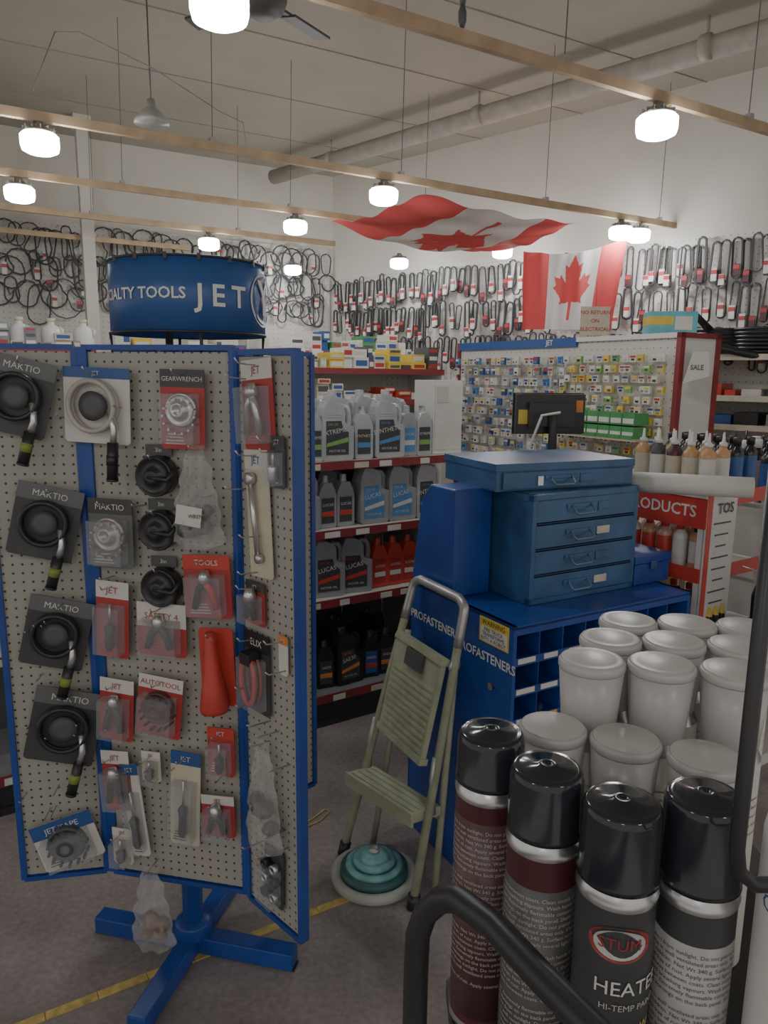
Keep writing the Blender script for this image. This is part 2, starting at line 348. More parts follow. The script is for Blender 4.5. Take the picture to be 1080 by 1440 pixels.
# product packs
def place(P,w,z,off=.03):
    p0,a,L=P; return (p0.x+math.cos(a)*w+math.sin(a)*off, p0.y+math.sin(a)*w-math.cos(a)*off, z)
def pack(name,P,w,z,W,H,base,kind,tm,tilt=0,hdr=None,hm=None,off=.03,ht=None,tm2=None,hdrh=.22):
    b=B(); hh=H*hdrh
    r=.006
    pl=[(-W/2+r,-H/2),(W/2-r,-H/2),(W/2,-H/2+r),(W/2,H/2-r),(W/2-r,H/2),(-W/2+r,H/2),(-W/2,H/2-r),(-W/2,-H/2+r)]
    if base: b.prism(pl,-.001,.001,base)
    if hm: b.prism([(-W/2,H/2-hh),(W/2,H/2-hh),(W/2,H/2),(-W/2,H/2)],-.002,.0,hm)
    if hdr:
        ts=min(hh*.55,W*.9/max(3,len(hdr))*1.5); b.text(hdr,ts,(0,-.003,H/2-hh*.55),ht or paper)
    tm2=tm2 or tm
    if base and kind in('rod','disc','grip','tool'):
        for i in range(4):
            b.box((-W*.18,-.0018,-H/2+.012+i*.007),(W*.45*(1-.1*i),.0005,.0025),ht or (greyd if base in(paper,cream) else paper))
    FX=Matrix.Rotation(R(90),4,'X')
    if kind=='ring':
        r=W*.34
        for k in(0,1): b.tube([(r*math.cos(2*math.pi*i/24),-.012-.012*k,r*math.sin(2*math.pi*i/24)) for i in range(24)],.006,tm,8,True)
        b.lathe((0,0,0),[(r*.55,.008),(r*.6,.02),(r*.3,.022)],greyd,20,FX)
        b.tube([(r*.8,-.02,-r*.1),(r*1.0,-.024,-r*.9),(r*.95,-.024,-r*1.6)],.008,silver,8)
        b.tube([(r*.95,-.026,-r*1.4),(r*.9,-.026,-r*2.9)],.0125,black,10)
        b.tube([(r*.93,-.028,-r*1.9),(r*.91,-.028,-r*2.3)],.0125,tm2,10)
        b.tube([(r*.90,-.026,-r*2.85),(r*.895,-.026,-r*2.95)],.0135,black,10)
    elif kind=='disc':
        r=min(W,H)*.36; b.lathe((0,0,-H*.08),[(r,.002),(r,.022),(r*.9,.03),(r*.86,.026),(r*.5,.03),(r*.45,.045),(r*.25,.045),(r*.22,.035)],tm,28,FX)
        for i in range(14):
            a=i*math.pi/7; b.box((r*math.cos(a),-.013,r*math.sin(a)+(-0)),(r*.12,.022,r*.12),tm,Matrix.Translation((0,0,-H*.08)))
    elif kind=='cap':
        r=W*.5; b.lathe((0,0,0),[(r,.0),(r,.03),(r*.93,.036),(r*.88,.03),(r*.4,.03),(r*.36,.045),(r*.2,.045)],tm,28,FX)
        b.tube([(-r*.2,-.04,0),(r*.9,-.045,-r*.1),(r*1.2,-.03,r*.5)],.006,tm,8)
        b.box((0,-.002,r*1.25),(W*.7,.002,r*.55),tm2); b.text('3in',r*.3,(0,-.004,r*1.25),paper)
    elif kind=='rod':
        b.tube([(0,-.012,H*.22),(0,-.012,-H*.05)],.0035,silver,8)
        b.lathe((0,-.014,-H*.38),[(.006,0),(.011,.01),(.009,H*.2),(.012,H*.3),(.005,H*.34)],tm,14)
    elif kind=='wrench':
        b.tube([(-W*.12,-.012,H*.26),(W*.05,-.012,-H*.32)],.006,silver,8)
        b.lathe((0,0,0),[(.014,.004),(.014,.018),(.008,.02)],silver,14,Matrix.Translation((-W*.14,0,H*.28))@FX)
        b.lathe((0,0,0),[(.011,.004),(.011,.016),(.006,.018)],silver,14,Matrix.Translation((W*.06,0,-H*.34))@FX)
    elif kind=='grip':
        b.tube([(-W*.25,-.014,-H*.32),(-W*.12,-.018,H*.0),(W*.05,-.018,H*.12)],.008,tm,8)
        b.tube([(W*.22,-.014,-H*.32),(W*.12,-.018,0),(W*.0,-.018,H*.12)],.008,tm2,8)
        b.lathe((0,-.016,H*.08),[(.012,0),(.016,.012),(.01,.03)],silver,12)
    elif kind=='hose':
        for k in range(3):
            b.tube([(W*.28*math.cos(2*math.pi*i/20),-.012-.007*k,-H*.05+H*.3*math.sin(2*math.pi*i/20)) for i in range(20)],.006,tm if k!=1 else tm2,8,True)
        b.box((0,-.02,H*.22),(W*.4,.03,H*.14),tm2)
    elif kind=='funnel':
        b.lathe((0,-.03,-H/2),[(W*.38,0),(W*.40,.01),(W*.30,H*.35),(W*.22,H*.5),(W*.16,H*.9),(W*.12,H)],tm,20)
    elif kind=='bag':
        vs=[];fs=[];n1,n2=20,18
        for sgn in(1,-1):
            o=len(vs)
            for j in range(n2+1):
                for i in range(n1+1):
                    s=i/n1;t=j/n2; bul=math.sin(math.pi*s)*math.sin(math.pi*min(1,t+.12))**.6 if t<.88 else 0
                    bul=max(0,bul)
                    ww=W*(1-.72*t**1.6)*(1+.05*math.sin(t*19))
                    cr_=.006*math.sin(s*21+t*9)+.005*math.sin(s*9-t*31)
                    vs.append(((s-.5)*ww+.004*math.sin(t*27),-.02-sgn*(.03*bul*(1.2-t)+cr_*bul)+.004*math.sin(s*14),-H/2+t*H-(.012*math.sin(math.pi*s) if j==0 else 0)))
            for j in range(n2):
                for i in range(n1): fs.append((o+j*(n1+1)+i,o+j*(n1+1)+i+1,o+(j+1)*(n1+1)+i+1,o+(j+1)*(n1+1)+i))
        b.add(vs,fs,plastic,True)
        for i in range(7):
            c=(random.uniform(-.25,.25)*W,-.02,random.uniform(-.38,-.1)*H); q=.012+random.random()*.01
            b.lathe((0,0,0),[(q*.5,-q),(q,-q*.5),(q,q*.5),(q*.5,q)],tm,10,Matrix.Translation(c)@Matrix.Rotation(random.random()*3,4,'X')@Matrix.Rotation(random.random()*3,4,'Y'))
        if tm2 is not tm: b.box((0,-.050,-H*.2),(W*.5,.001,H*.2),tm2,Matrix.Rotation(R(8),4,'Y')); b.text('WRENCH',W*.1,(0.02,-.052,-H*.2),black)
    elif kind=='sockets':
        for j in range(3):
            for i in range(2): b.lathe((0,0,0),[(.011,.002),(.012,.02),(.007,.02),(.007,.01)],silver if (i+j)%2 else black,12,Matrix.Translation(((i-.5)*.034,0,H*.22-j*H*.25))@FX)
            b.box((0,-.012,H*.22-j*H*.25),(W*.7,.01,.012),black)
    if kind in('rod','disc','grip','sockets','hose') :
        b.bb(-W*.38,W*.38,-.034,-.002,-H*.42,H*.2,blister)
    b.tube([(0,off-.012,H/2-.012),(0,-.02,H/2-.012),(0,-.045,H/2-.008),(0,-.052,H/2+.002)],.0018,silver,6)
    p0,a,L=P
    return b.obj(name,place(P,w,z,off),rot=(0,tilt,a))
dk=mat('dark_pack_card',(.045,.047,.05),.45); gcard=mat('grey_pack_card',(.12,.125,.13),.45)
pack('filter_strap_wrench_pack',PM,.045,1.525,.165,.17,paper,'ring',mat('strap_grey',(.45,.42,.38),.5),R(2),'JET',signB,tm2=black,hdrh=.14)
pack('filter_wrench_pack',PM,.255,1.52,.105,.175,red,'disc',silver,R(1),'GEARWRENCH',dk)
for z in(1.37,1.245,1.11): pack('cap_filter_wrench',PM,.185,z,.092,.10,None,'cap',black,tm2=greyd,off=.014)
pack('bagged_wrench',PM,.290,1.335,.12,.22,None,'bag',greyd,tm2=paper)
pack('filter_cup_wrench_pack',PM,.062,1.23,.112,.165,gcard,'disc',mat('cup_alu',(.50,.44,.42),.35,.6),R(1),'MAKTIO',dk)
pack('pliers_pack',PM,.300,1.118,.115,.15,red,'grip',black,R(-2),'TOOLS',redb,tm2=redb)
pack('brush_tool_pack',PM,.053,1.02,.085,.19,red,'rod',greyd,R(3),'JET',paper,ht=red)
pack('adapter_pack',PM,.180,1.005,.125,.13,red,'grip',greyd,R(1),'SAFETY 4',paper,ht=red,hdrh=.45)
pack('red_funnel',PM,.318,.925,.085,.19,redb,'funnel',redb,R(-2))
pack('compressor_tool_pack',PM,.05,.79,.09,.16,red,'grip',greyd,R(4),'JET',paper,ht=red)
pack('gauge_pack',PM,.165,.81,.115,.155,red,'disc',maroon,R(6),'AUTOTOOL',paper,ht=red)
pack('scraper_pack',PM,.320,.71,.068,.125,red,'rod',black,0,'JET',redb)
pack('socket_tool_pack',PM,.040,.60,.075,.16,red,'grip',black,R(-3),'JET',paper,ht=red)
pack('valve_tool_pack',PM,.135,.65,.05,.08,cream,'rod',greyd,0,'JET',paper,ht=red)
pack('chisel_pack',PM,.085,.525,.048,.25,paper,'rod',black,R(-6),'JET',signB,hdrh=.12)
pack('screwdriver_pack',PM,.222,.575,.078,.25,cream,'rod',black,R(3),'JET',signB,hdrh=.14)
pack('clip_tool_pack',PM,.308,.54,.085,.11,red,'grip',black,R(-2),'JET',paper,ht=red)
pack('seal_tool_pack',PM,.045,.42,.055,.10,cream,'rod',greyd,0,'JET',paper,ht=red)
pack('bagged_hardware',PM,.130,.285,.115,.22,None,'bag',mat('brown_bits',(.22,.13,.09),.6),off=.035)
for w,z,s in((.078,1.545,1.08),(.118,1.255,1.08),(.125,.985,1.08),(.128,.745,1.2)):
    pack('filter_strap_wrench_pack',PL,w,z,.135*s,.16*s,dk,'ring',black,R(14),'MAKTIO',gcard,tm2=green,off=.03)
pack('tape_roll_pack',PL,.115,.435,.15,.13,paper,'disc',greyd,R(-16),'JET TAPE',signB,hdrh=.3)
of=.014
pack('joint_tool_pack',PR,.090,1.535,.11,.19,red,'grip',silver,R(-4),'JET',paper,ht=red,off=of)
pack('small_tool_pack',PR,.155,1.42,.05,.11,greyd,'rod',silver,0,'JET',dk,off=of)
pack('ratchet_wrench_pack',PR,.085,1.300,.085,.28,cream,'wrench',silver,R(-3),'JET',paper,ht=signB,hdrh=.15,off=of)
pack('crimper_pack',PR,.065,1.095,.07,.10,red,'grip',black,0,'JET',dk,off=of)
pack('price_tag',PR,.165,1.00,.032,.09,paper,None,black,0,'3/8',orange,off=of)
pack('bungee_pack',PR,.065,.93,.095,.19,dk,'hose',redb,0,'ELIX',black,tm2=black,off=of)
pack('bagged_hardware',PR,.105,.66,.13,.26,None,'bag',greyd,off=of)
pack('socket_set_pack',PR,.115,.44,.075,.15,dk,'sockets',silver,R(2),off=of)
b=B()
for P in(PR,PM,PL):
    for k in range(14):
        w=random.uniform(.02,P[2]-.02); z=random.uniform(.45,1.6); q=inv(place(P,w,z,.005)); e=inv(place(P,w,z+.004,.06)); e2=inv(place(P,w,z+.012,.068))
        b.tube([q,e,e2],.0017,silver,6)
b.obj('peg_hooks',parent=stand)
# ---------------------------------------------------------------- blue bin cabinet
YA=R(30); A=(.368,1.977,0)
exc=Vector((.866,.5,0)); eyc=Vector((-.5,.866,0))
def loc(x,y,z=0): p=Vector(A)+exc*x+eyc*y; return (p.x,p.y,z)
b=B(); W,D,H=.745,.545,.91
b.bb(0,.012,0,D,0,H,blueM); b.bb(W-.012,W,0,D,0,H,blueM); b.bb(0,W,0,D,H-.012,H,blueM); b.bb(0,W,D-.01,D,0,H,blueM)
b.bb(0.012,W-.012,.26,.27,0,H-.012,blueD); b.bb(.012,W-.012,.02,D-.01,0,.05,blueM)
rows=9; cols=8
for i in range(rows+1):
    z=.05+i*(H-.075)/rows; b.bb(.012,W-.012,.004,.26,z-.002,z+.002,blueM); b.bb(.012,W-.012,0,.004,z-.004,z+.020,blueM)
    for j in range(cols):
        x=.012+(j+.5)*(W-.024)/cols
        if i<rows: b.box((x+random.uniform(-.01,.01),-.001,z+.010),(random.uniform(.05,.078),.001,.016),random.choice([paper,paper,paper,white,white,cream,yellow]))
        if i<rows and random.random()<.6:
            for _ in range(6): b.box((x+random.uniform(-.03,.03),random.uniform(.05,.2),z+.008),(.015,.015,.012),random.choice([silver,greyd]))
for j in range(1,cols): x=.012+j*(W-.024)/cols; b.bb(x-.0015,x+.0015,.006,.26,.05,H-.02,blueM)
sideM=lambda y,z: Matrix.Translation((-.0015,y,z))@Matrix.Rotation(R(-90),4,'Z')@Matrix.Rotation(R(90),4,'X')
for t,sz,y,z,m in(('PROFASTENERS',.040,.40,.80,white),('PROFASTENERS',.040,.125,.78,white)):
    v,f=textdata(t,sz); b.add(v,f,m,False,sideM(y,z))
b.bb(-.002,0,.02,.155,.825,.90,yellow); b.bb(-.0025,0,.026,.149,.829,.874,paper)
v,f=textdata('WARNING',.022); b.add(v,f,black,False,Matrix.Translation((-.002,0,0))@sideM(.0875,.887))
for k,t in enumerate(('FIRE TRUCK','TRANSFORMS','INTO A ROBOT')):
    v,f=textdata(t,.0165); b.add(v,f,black,False,Matrix.Translation((-.002,0,0))@sideM(.0875,.866-k*.0145))
b.lathe((0,0,0),[(.012,-.002),(.012,.004),(.006,.006)],silver,16,Matrix.Translation((-.001,.09,.70))@Matrix.Rotation(R(-90),4,'Y'))
b.obj('bolt_bin_cabinet',A,YA,bevel=.0015)
b=B()
pl=[(.545,.0),(.49,.29),(.44,.345),(.30,.345),(.30,0)]
vs=[(.0,y,z) for y,z in pl]+[(.145,y,z) for y,z in pl]; n=5
b.add(vs,[tuple(range(n)),tuple(range(n,2*n))]+[(i,(i+1)%n,n+(i+1)%n,n+i) for i in range(n)],blueM)
b.obj('sloped_parts_box',(A[0],A[1],.911),YA,bevel=.006)
def drawer_front(b,x0,x1,y,z0,z1,m,label=None):
    b.bb(x0,x1,y-.008,y+.01,z0,z1,m)
    cx=(x0+x1)/2;cz=(z0+z1)/2
    hx=cx-.03
    b.box((hx,y-.010,cz+.008),(.12,.004,.012),m)
    b.tube([(hx-.04,y-.012,cz+.01),(hx-.04,y-.03,cz-.008),(hx-.034,y-.032,cz-.014),(hx+.034,y-.032,cz-.014),(hx+.04,y-.03,cz-.008),(hx+.04,y-.012,cz+.01)],.0033,mat('worn_handle',(.16,.26,.36),.35,.5),8)
    b.box((hx+.10,y-.0095,cz),(.055,.003,.028),label or blue2); b.box((hx+.10,y-.0115,cz-.012),(.058,.004,.004),blue2)
b=B(); W2,D2,H2=.445,.31,.342
b.bb(0,.008,0,D2,0,H2,blue2);b.bb(W2-.008,W2,0,D2,0,H2,blue2);b.bb(0,W2,0,D2,0,.008,blue2);b.bb(0,W2,0,D2,H2-.012,H2,blue2);b.bb(0,W2,D2-.008,D2,0,H2,blue2)
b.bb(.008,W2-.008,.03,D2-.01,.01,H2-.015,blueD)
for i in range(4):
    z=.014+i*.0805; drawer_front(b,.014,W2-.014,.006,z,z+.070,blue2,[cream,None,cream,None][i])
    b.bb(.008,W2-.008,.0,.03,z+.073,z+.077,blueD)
for z in (.0,H2-.022): b.bb(-.003,W2+.003,-.002,D2,z,z+.02,blue2)
b.bb(-.003,.014,-.002,.02,0,H2,blue2); b.bb(W2-.014,W2+.003,-.002,.02,0,H2,blue2)
b.obj('steel_drawer_cabinet',loc(.165,.13,.911),YA,bevel=.002)
b=B(); b.bb(0,.52,0,.33,0,.062,blue2); b.bb(-.004,.524,-.004,.334,.062,.085,blue2)
drawer_front(b,.02,.50,-.001,.006,.058,blue2); b.box((.15,-.012,.03),(.02,.01,.03),silver)
b.obj('parts_box',(.338,2.215,1.254),R(23),bevel=.003)
for (x,y,w,d,h,z) in((.622,.13,.17,.2,.10,0),(.622,.36,.19,.17,.14,0)):
    b=B(); b.bb(0,w,0,d,0,h-.03,blueM); b.bb(-.003,w+.003,-.003,d+.003,h-.028,h,blueM); b.box((w/2,-.006,h-.035),(.03,.006,.03),blue2)
    b.obj('steel_parts_case',loc(x,y,.911+z),YA,bevel=.003)
# ---------------------------------------------------------------- step ladder
F1=Vector((.100,2.0,.012));F2=Vector((-.125,2.255,.012));T1=Vector((.245,2.115,.93));T2=Vector((.105,2.385,.93))
def LP(w,t): a=F1.lerp(T1,t); c=F2.lerp(T2,t); return a.lerp(c,w)
b=B()
corner=[LP(0,.97),LP(.01,.99),LP(.05,1.0),LP(.12,1.01),LP(.88,1.01),LP(.95,1.0),LP(.99,.99),LP(1,.97)]
b.tube([LP(0,.0)]+[LP(0,.9)]+corner+[LP(1,.9),LP(1,0)],.0135,ltgreen,12)
b.tube([LP(0,.86),LP(0,.9)]+corner+[LP(1,.9),LP(1,.86)],.0150,alu,12)
off=Vector((.085,.05,0))
for w in(.06,.94): b.tube([LP(w,0)+off,LP(w,.82)+Vector((.012,.007,0))],.011,ltgreen,10)
b.tube([LP(.06,.25)+off*.8,LP(.94,.25)+off*.8],.008,ltgreen,8)
for w in(0,1): b.tube([LP(w,-.012),LP(w,.035)],.019,black,12)
wd=(T2-T1).normalized(); ld=(LP(.5,1)-LP(.5,0)).normalized(); nn=ld.cross(wd).normalized()
if nn.x>0: nn=-nn
def fr3(o,x,y,z):
    M=Matrix.Identity(4)
    for i in range(3): M[i][0]=x[i];M[i][1]=y[i];M[i][2]=z[i];M[i][3]=o[i]
    return M
M=fr3(LP(.5,.64)+nn*.018,wd,nn,ld)
b.box((0,0,0),(.275,.018,.30),ltgreen,M)
for i in range(10): b.box((0,.011,-.13+i*.021),(.25,.006,.008),ltgreen,M)
b.box((0,.012,.115),(.10,.02,.055),greyd,M)
b.box((0,0,-.155),(.285,.03,.02),ltgreen,M); b.box((0,0,.155),(.285,.03,.02),ltgreen,M)
hn=Vector((nn.x,nn.y,0)).normalized(); wd2=(F2-F1).normalized()
M=fr3(LP(.5,.30)+hn*.01,wd2,hn,Vector((0,0,1)))
b.box((0,0.0,0),(.315,.10,.03),ltgreen,M)
for i in range(4): b.box((0,-.035+i*.024,.017),(.29,.008,.005),ltgreen,M)
M=fr3(LP(.5,.30)+hn*.062,wd2,hn,Vector((0,0,1))); b.box((0,0,-.005),(.32,.008,.045),ltgreen,M)
for w in(0,1):
    b.tube([LP(w,.30)-hn*.02,LP(w,.42)+hn*.012,LP(w,.50)+hn*.015],.007,alu,8)
    b.lathe((0,0,0),[(.02,-.003),(.02,.003)],alu,14,fr3(LP(w,.8),hn,ld,wd))
b.obj('folding_step_ladder')
b=B(); gw=mat('off_white_rim',(.42,.43,.40),.5)
b.lathe((0,0,0),[(.128,0),(.138,.008),(.138,.028),(.128,.034),(.118,.034),(.105,.022),(.03,.022)],gw,48)
b.lathe((0,0,0),[(.104,.022),(.110,.03),(.108,.046),(.094,.052),(.08,.046)],mat('dark_teal',(.03,.10,.10),.4),40)
b.lathe((0,0,0),[(.085,.046),(.092,.051),(.09,.062),(.076,.066),(.072,.058),(.06,.058)],teal,40)
b.lathe((0,0,0),[(.060,.058),(.068,.066),(.066,.078),(.052,.082),(.048,.076),(.042,.086),(.036,.096),(.02,.098)],teal,36)
b.lathe((0,0,0),[(.018,.096),(.018,.108),(.008,.110)],alu,20)
b.obj('round_pad_stack',(-.02,2.135,0))
def strip(name,p,q,w):
    p=Vector(p);q=Vector(q);L=(q-p).length; b=B()
    n=14
    for i in range(n):
        b.bb(L*i/n,L*(i+.985)/n,-w/2,w/2,0,.003,tape)
    b.obj(name,(p.x,p.y,.0005),math.atan2((q-p).y,(q-p).x))
strip('floor_tape_strip',(-1.6,1.15),(-.08,2.05),.026)
b=B(); b.tube([(0,0,.003),(.05,.04,.003),(.08,.1,.003),(.06,.11,.003),(.02,.05,.003),(-.03,.0,.003)],.003,tape,6,True); b.obj('zip_tie',(-.27,2.40,.001))
# ---------------------------------------------------------------- oil gondola
YG=R(33); G=(-.32,3.14,0)
gx=Vector((math.cos(YG),math.sin(YG),0)); gy=Vector((-math.sin(YG),math.cos(YG),0))
def gl(x,y,z): p=Vector(G)+gx*x+gy*y; return (p.x,p.y,z)
b=B(); X0,X1=-1.3,.93
for z,d in((.15,.42),(.58,.36),(.905,.36),(1.215,.36)):
    b.bb(X0,X1,.42-d,.42,z-.02,z,paper if z>.2 else grey)
    b.bb(X0,X1,.42-d-.006,.42-d,z-.034,z+.004,redrail)
    x=X0+.05
    while x<X1-.1:
        b.bb(x,x+random.uniform(.05,.08),.42-d-.009,.42-d-.006,z-.03,z-.004,random.choice([paper,white,cream])); x+=random.uniform(.1,.28)
b.bb(X0,X1,.0,.42,0,.03,blackm); b.bb(X0,X1,.01,.02,0,.12,blackm)
b.bb(X0,X1,.425,.44,.03,1.21,greyd)
for x in (X0,-.2,X1-.02): b.bb(x,x+.03,.44,.47,0,1.25,blackm); b.bb(x,x+.03,.0,.47,0,.05,blackm)
for z in(.56,.885,1.195):
    for x in (-.18,X1): b.prism([(0,0),(0,-.06),(.34,0)],-.002,.002,blackm,Matrix.Translation((x,.42,z))@Matrix.Rotation(R(-90),4,'Z'))
for i in range(8): b.tube([(X0+.2+i*.25,.424,.2),(X0+.2+i*.25,.424,.56)],.003,silver,6)
b.obj('oil_shelf_gondola',G,YG)
def jug(bm,lab,lab2,capm,txt):
    b=B(); W,H,D=.145,.275,.085
    b.prism([(-W/2,.01),(-W/2+.01,0),(W/2-.01,0),(W/2,.01),(W/2,.145),(W/2-.032,.155),(W/2-.04,.165),(W/2-.04,.215),(W/2-.055,.235),(-.012,.248),(-.05,.25),(-W/2+.01,.225),(-W/2,.19)],-D/2,D/2,bm)
    b.tube([(W/2-.05,0,.232),(W/2-.02,0,.225),(W/2-.008,0,.205),(W/2-.006,0,.17),(W/2-.01,0,.135)],.012,bm,10)
    b.lathe((-.032,0,.245),[(.022,0),(.022,.006),(.019,.008),(.019,.03),(.017,.033)],[bm,bm,capm,capm],16)
    b.prism([(-W/2+.018,.025),(W/2-.024,.025),(W/2-.024,.12),(W/2-.05,.14),(W/2-.058,.17),(-W/2+.018,.17)],-D/2-.0015,-D/2,lab)
    b.prism([(-W/2+.020,.06),(W/2-.026,.08),(W/2-.026,.10),(-W/2+.020,.075)],-D/2-.0025,-D/2-.0015,lab2)
    b.text(txt,.028,(-.012,-D/2-.003,.125),paper,tilt=R(-10)); b.text('MOTOR OIL',.014,(-.004,-D/2-.003,.042),paper); b.text('5W-30',.016,(-.025,-D/2-.003,.155),lab2)
    for k in (.185,.195): b.bb(-.05,.02,-D/2-.002,-D/2,k,k+.003,bm)
    return b
def quart(bm,lab,lab2,capm,txt):
    b=B(); W,H,D=.085,.215,.055
    b.prism([(-W/2,.006),(-W/2+.006,0),(W/2-.006,0),(W/2,.006),(W/2,.14),(W/2-.006,.16),(.02,.195),(-.02,.195),(-W/2+.006,.16),(-W/2,.14)],-D/2,D/2,bm)
    b.lathe((0,0,.192),[(.016,0),(.016,.008),(.015,.01),(.014,.035)],[bm,capm,capm],14)
    b.bb(-W/2+.012,W/2-.012,-D/2-.0015,-D/2,.02,.13,lab); b.bb(-W/2+.013,W/2-.013,-D/2-.0025,-D/2-.001,.05,.072,lab2)
    b.text(txt,.017,(0,-D/2-.003,.10),paper)
    return b
src={}
ljug=mat('jug_grey',(.44,.45,.46),.3,.2)
def put(kind,cols,loc_,rz,sc=1):
    key=(kind,)+tuple(c.name if hasattr(c,'name') else c for c in cols)
    nm='motor_oil_jug' if kind=='j' else 'motor_oil_bottle'
    if key in src: inst(src[key],nm,loc_,rz,sc)
    else:
        o=(jug if kind=='j' else quart)(*cols).obj(nm,loc_,rz,bevel=.008 if kind=='j' else .006,bseg=3); o.scale=(sc,)*3; src[key]=o
lgreen=mat('lime_label',(.22,.42,.10),.5); lblue=mat('sky_label',(.08,.24,.48),.5)
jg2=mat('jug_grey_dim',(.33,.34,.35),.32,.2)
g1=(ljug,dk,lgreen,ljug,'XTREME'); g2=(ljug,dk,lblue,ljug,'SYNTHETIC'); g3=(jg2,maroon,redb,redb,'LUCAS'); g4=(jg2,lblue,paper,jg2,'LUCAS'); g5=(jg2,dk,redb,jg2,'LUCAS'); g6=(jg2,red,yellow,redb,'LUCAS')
def rz(): return YG+R(random.uniform(-14,4))
for x in(-1.1,-.93,-.76,-.58,-.40,-.22): put('j',random.choice([g1,g2]),gl(x,.15,1.217),rz())
for x,k,c in((-.02,'q',g1),(.085,'q',g1),(.20,'j',g1),(.345,'q',g2),(.48,'j',g2),(.595,'q',g4),(.685,'q',g1)): put(k,c,gl(x,.14,1.217),rz(),1.05)
for x,k,c in((.00,'j',g1),(.16,'j',g2),(.32,'j',g1),(.47,'j',g2),(.62,'j',g1)): put(k,c,gl(x,.31,1.217),rz(),1.12)
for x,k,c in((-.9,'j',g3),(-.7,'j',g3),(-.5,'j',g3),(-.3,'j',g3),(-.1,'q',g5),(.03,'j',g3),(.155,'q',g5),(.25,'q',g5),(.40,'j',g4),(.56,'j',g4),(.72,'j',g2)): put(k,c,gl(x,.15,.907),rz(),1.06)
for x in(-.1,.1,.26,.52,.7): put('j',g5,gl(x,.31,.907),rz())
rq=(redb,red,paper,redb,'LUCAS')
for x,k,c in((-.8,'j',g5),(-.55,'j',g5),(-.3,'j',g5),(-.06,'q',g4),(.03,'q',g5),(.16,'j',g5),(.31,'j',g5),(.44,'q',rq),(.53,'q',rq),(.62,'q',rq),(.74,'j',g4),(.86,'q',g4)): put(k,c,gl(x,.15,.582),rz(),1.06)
for x in(-.06,.12,.3,.5): put('j',g5,gl(x,.31,.582),rz())
bk=(blackg,dk,orange,black,'SAE30'); bk2=(blackg,signB,redb,black,'DIESEL')
for x,k,c in((-.7,'j',bk),(-.4,'j',bk),(.0,'q',bk2),(.12,'q',bk),(.24,'j',bk),(.37,'q',bk2),(.46,'q',bk),(.56,'q',bk2)): put(k,c,gl(x,.10,.152),rz(),1.0)
for x in(-.05,.1,.3,.5): put('j',bk,gl(x,.28,.152),rz())
b=B(); b.bb(-.09,.09,-.08,.08,0,.36,white); b.bb(-.08,.08,-.083,-.08,.02,.34,paper); b.bb(-.07,.0,-.085,-.083,.25,.33,wallM); b.obj('white_carton',gl(.83,.2,1.217),YG,bevel=.004)
# ---------------------------------------------------------------- service counter & monitor
b=B(); b.bb(0,1.4,0,.6,0,.90,mat('counter_wood',(.25,.18,.12),.6)); b.bb(-.03,1.43,-.03,.63,.90,.94,mat('counter_top',(.4,.38,.34),.4)); b.obj('service_counter',(.70,3.05,0),R(30),bevel=.004)
b=B(); b.bb(-.15,.15,-.02,.015,0,.165,black); b.bb(-.155,.155,.015,.025,-.005,.17,blackg); b.bb(-.10,.10,-.045,-.02,.03,.13,black)
b.tube([(0,-.05,.08),(0,-.06,0),(0,-.06,-.40)],.018,blackm,12); b.lathe((0,-.05,-.42),[(.11,0),(.11,.012),(.03,.02)],blackm)
b.tube([(.03,-.05,.09),(-.06,-.09,.08),(-.1,-.07,-.05),(-.05,-.05,-.2)],.006,white,8)
b.bb(-.14,-.10,-.022,-.02,.04,.10,yellow); b.bb(.11,.14,-.022,-.02,.09,.14,orange)
b.obj('computer_monitor',(.70,3.18,1.362),R(6),bevel=.003)
b=B()
b.lathe((0,0,0),[(.045,0),(.045,.1),(.04,.1),(.04,.02)],redrail,20)
for i in range(7): a=i*.9; b.tube([(.02*math.cos(a),.02*math.sin(a),.03),(.05*math.cos(a),.05*math.sin(a),.19)],.004,random.choice([black,blueM,redb,yellow]),6)
b.obj('pen_cup',(.97,3.36,.941))
def squeeze(name,loc_,body,lab,capm,h=.19,r=.026,tip=True):
    b=B()
    pr=[(r*.9,0),(r,.006),(r,h*.15),(r*1.01,h*.16),(r*1.01,h*.62),(r,h*.63),(r,h*.72),(r*.5,h*.8),(r*.45,h*.84)]
    ms=[body,body,body,lab,lab,body,body,body]
    b.lathe((0,0,0),pr,ms,20)
    if tip: b.lathe((0,0,h*.83),[(r*.55,0),(r*.5,h*.06),(r*.22,h*.08),(r*.12,h*.24)],capm,14)
    else: b.lathe((0,0,h*.83),[(r*.55,0),(r*.55,h*.12),(r*.5,h*.13)],capm,14)
    return b.obj(name,loc_)
# ---------------------------------------------------------------- additive rack
YK=R(34); K=(1.075,2.44,0)
kx=Vector((math.cos(YK),math.sin(YK),0)); ky=Vector((-math.sin(YK),math.cos(YK),0))
def kl(x,y,z): p=Vector(K)+kx*x+ky*y; return (p.x,p.y,z)
b=B(); W,D=.40,.36
for x in(.0,W-.02):
    for y in(.0,D-.02): b.bb(x,x+.02,y,y+.02,0,1.2,white)
for z in(.1,.42,.70,.93,1.19): b.bb(0,W,0,D,z,z+.012,paper); b.bb(-.004,0,0,D,z-.02,z+.03,redb); b.bb(0,W,-.004,0,z-.02,z+.03,redb)
b.bb(-.006,.0,-.01,D+.01,1.10,1.215,redb); b.bb(-.012,-.006,-.012,D+.012,1.205,1.215,white)
b.bb(0.0,.17,-.012,-.004,.62,1.215,white); b.bb(0,.17,-.014,-.012,.62,.70,redb); b.bb(.0,.025,-.014,-.012,.7,1.215,redb)
b.text('TOS',.05,(.10,-.016,1.165),black)
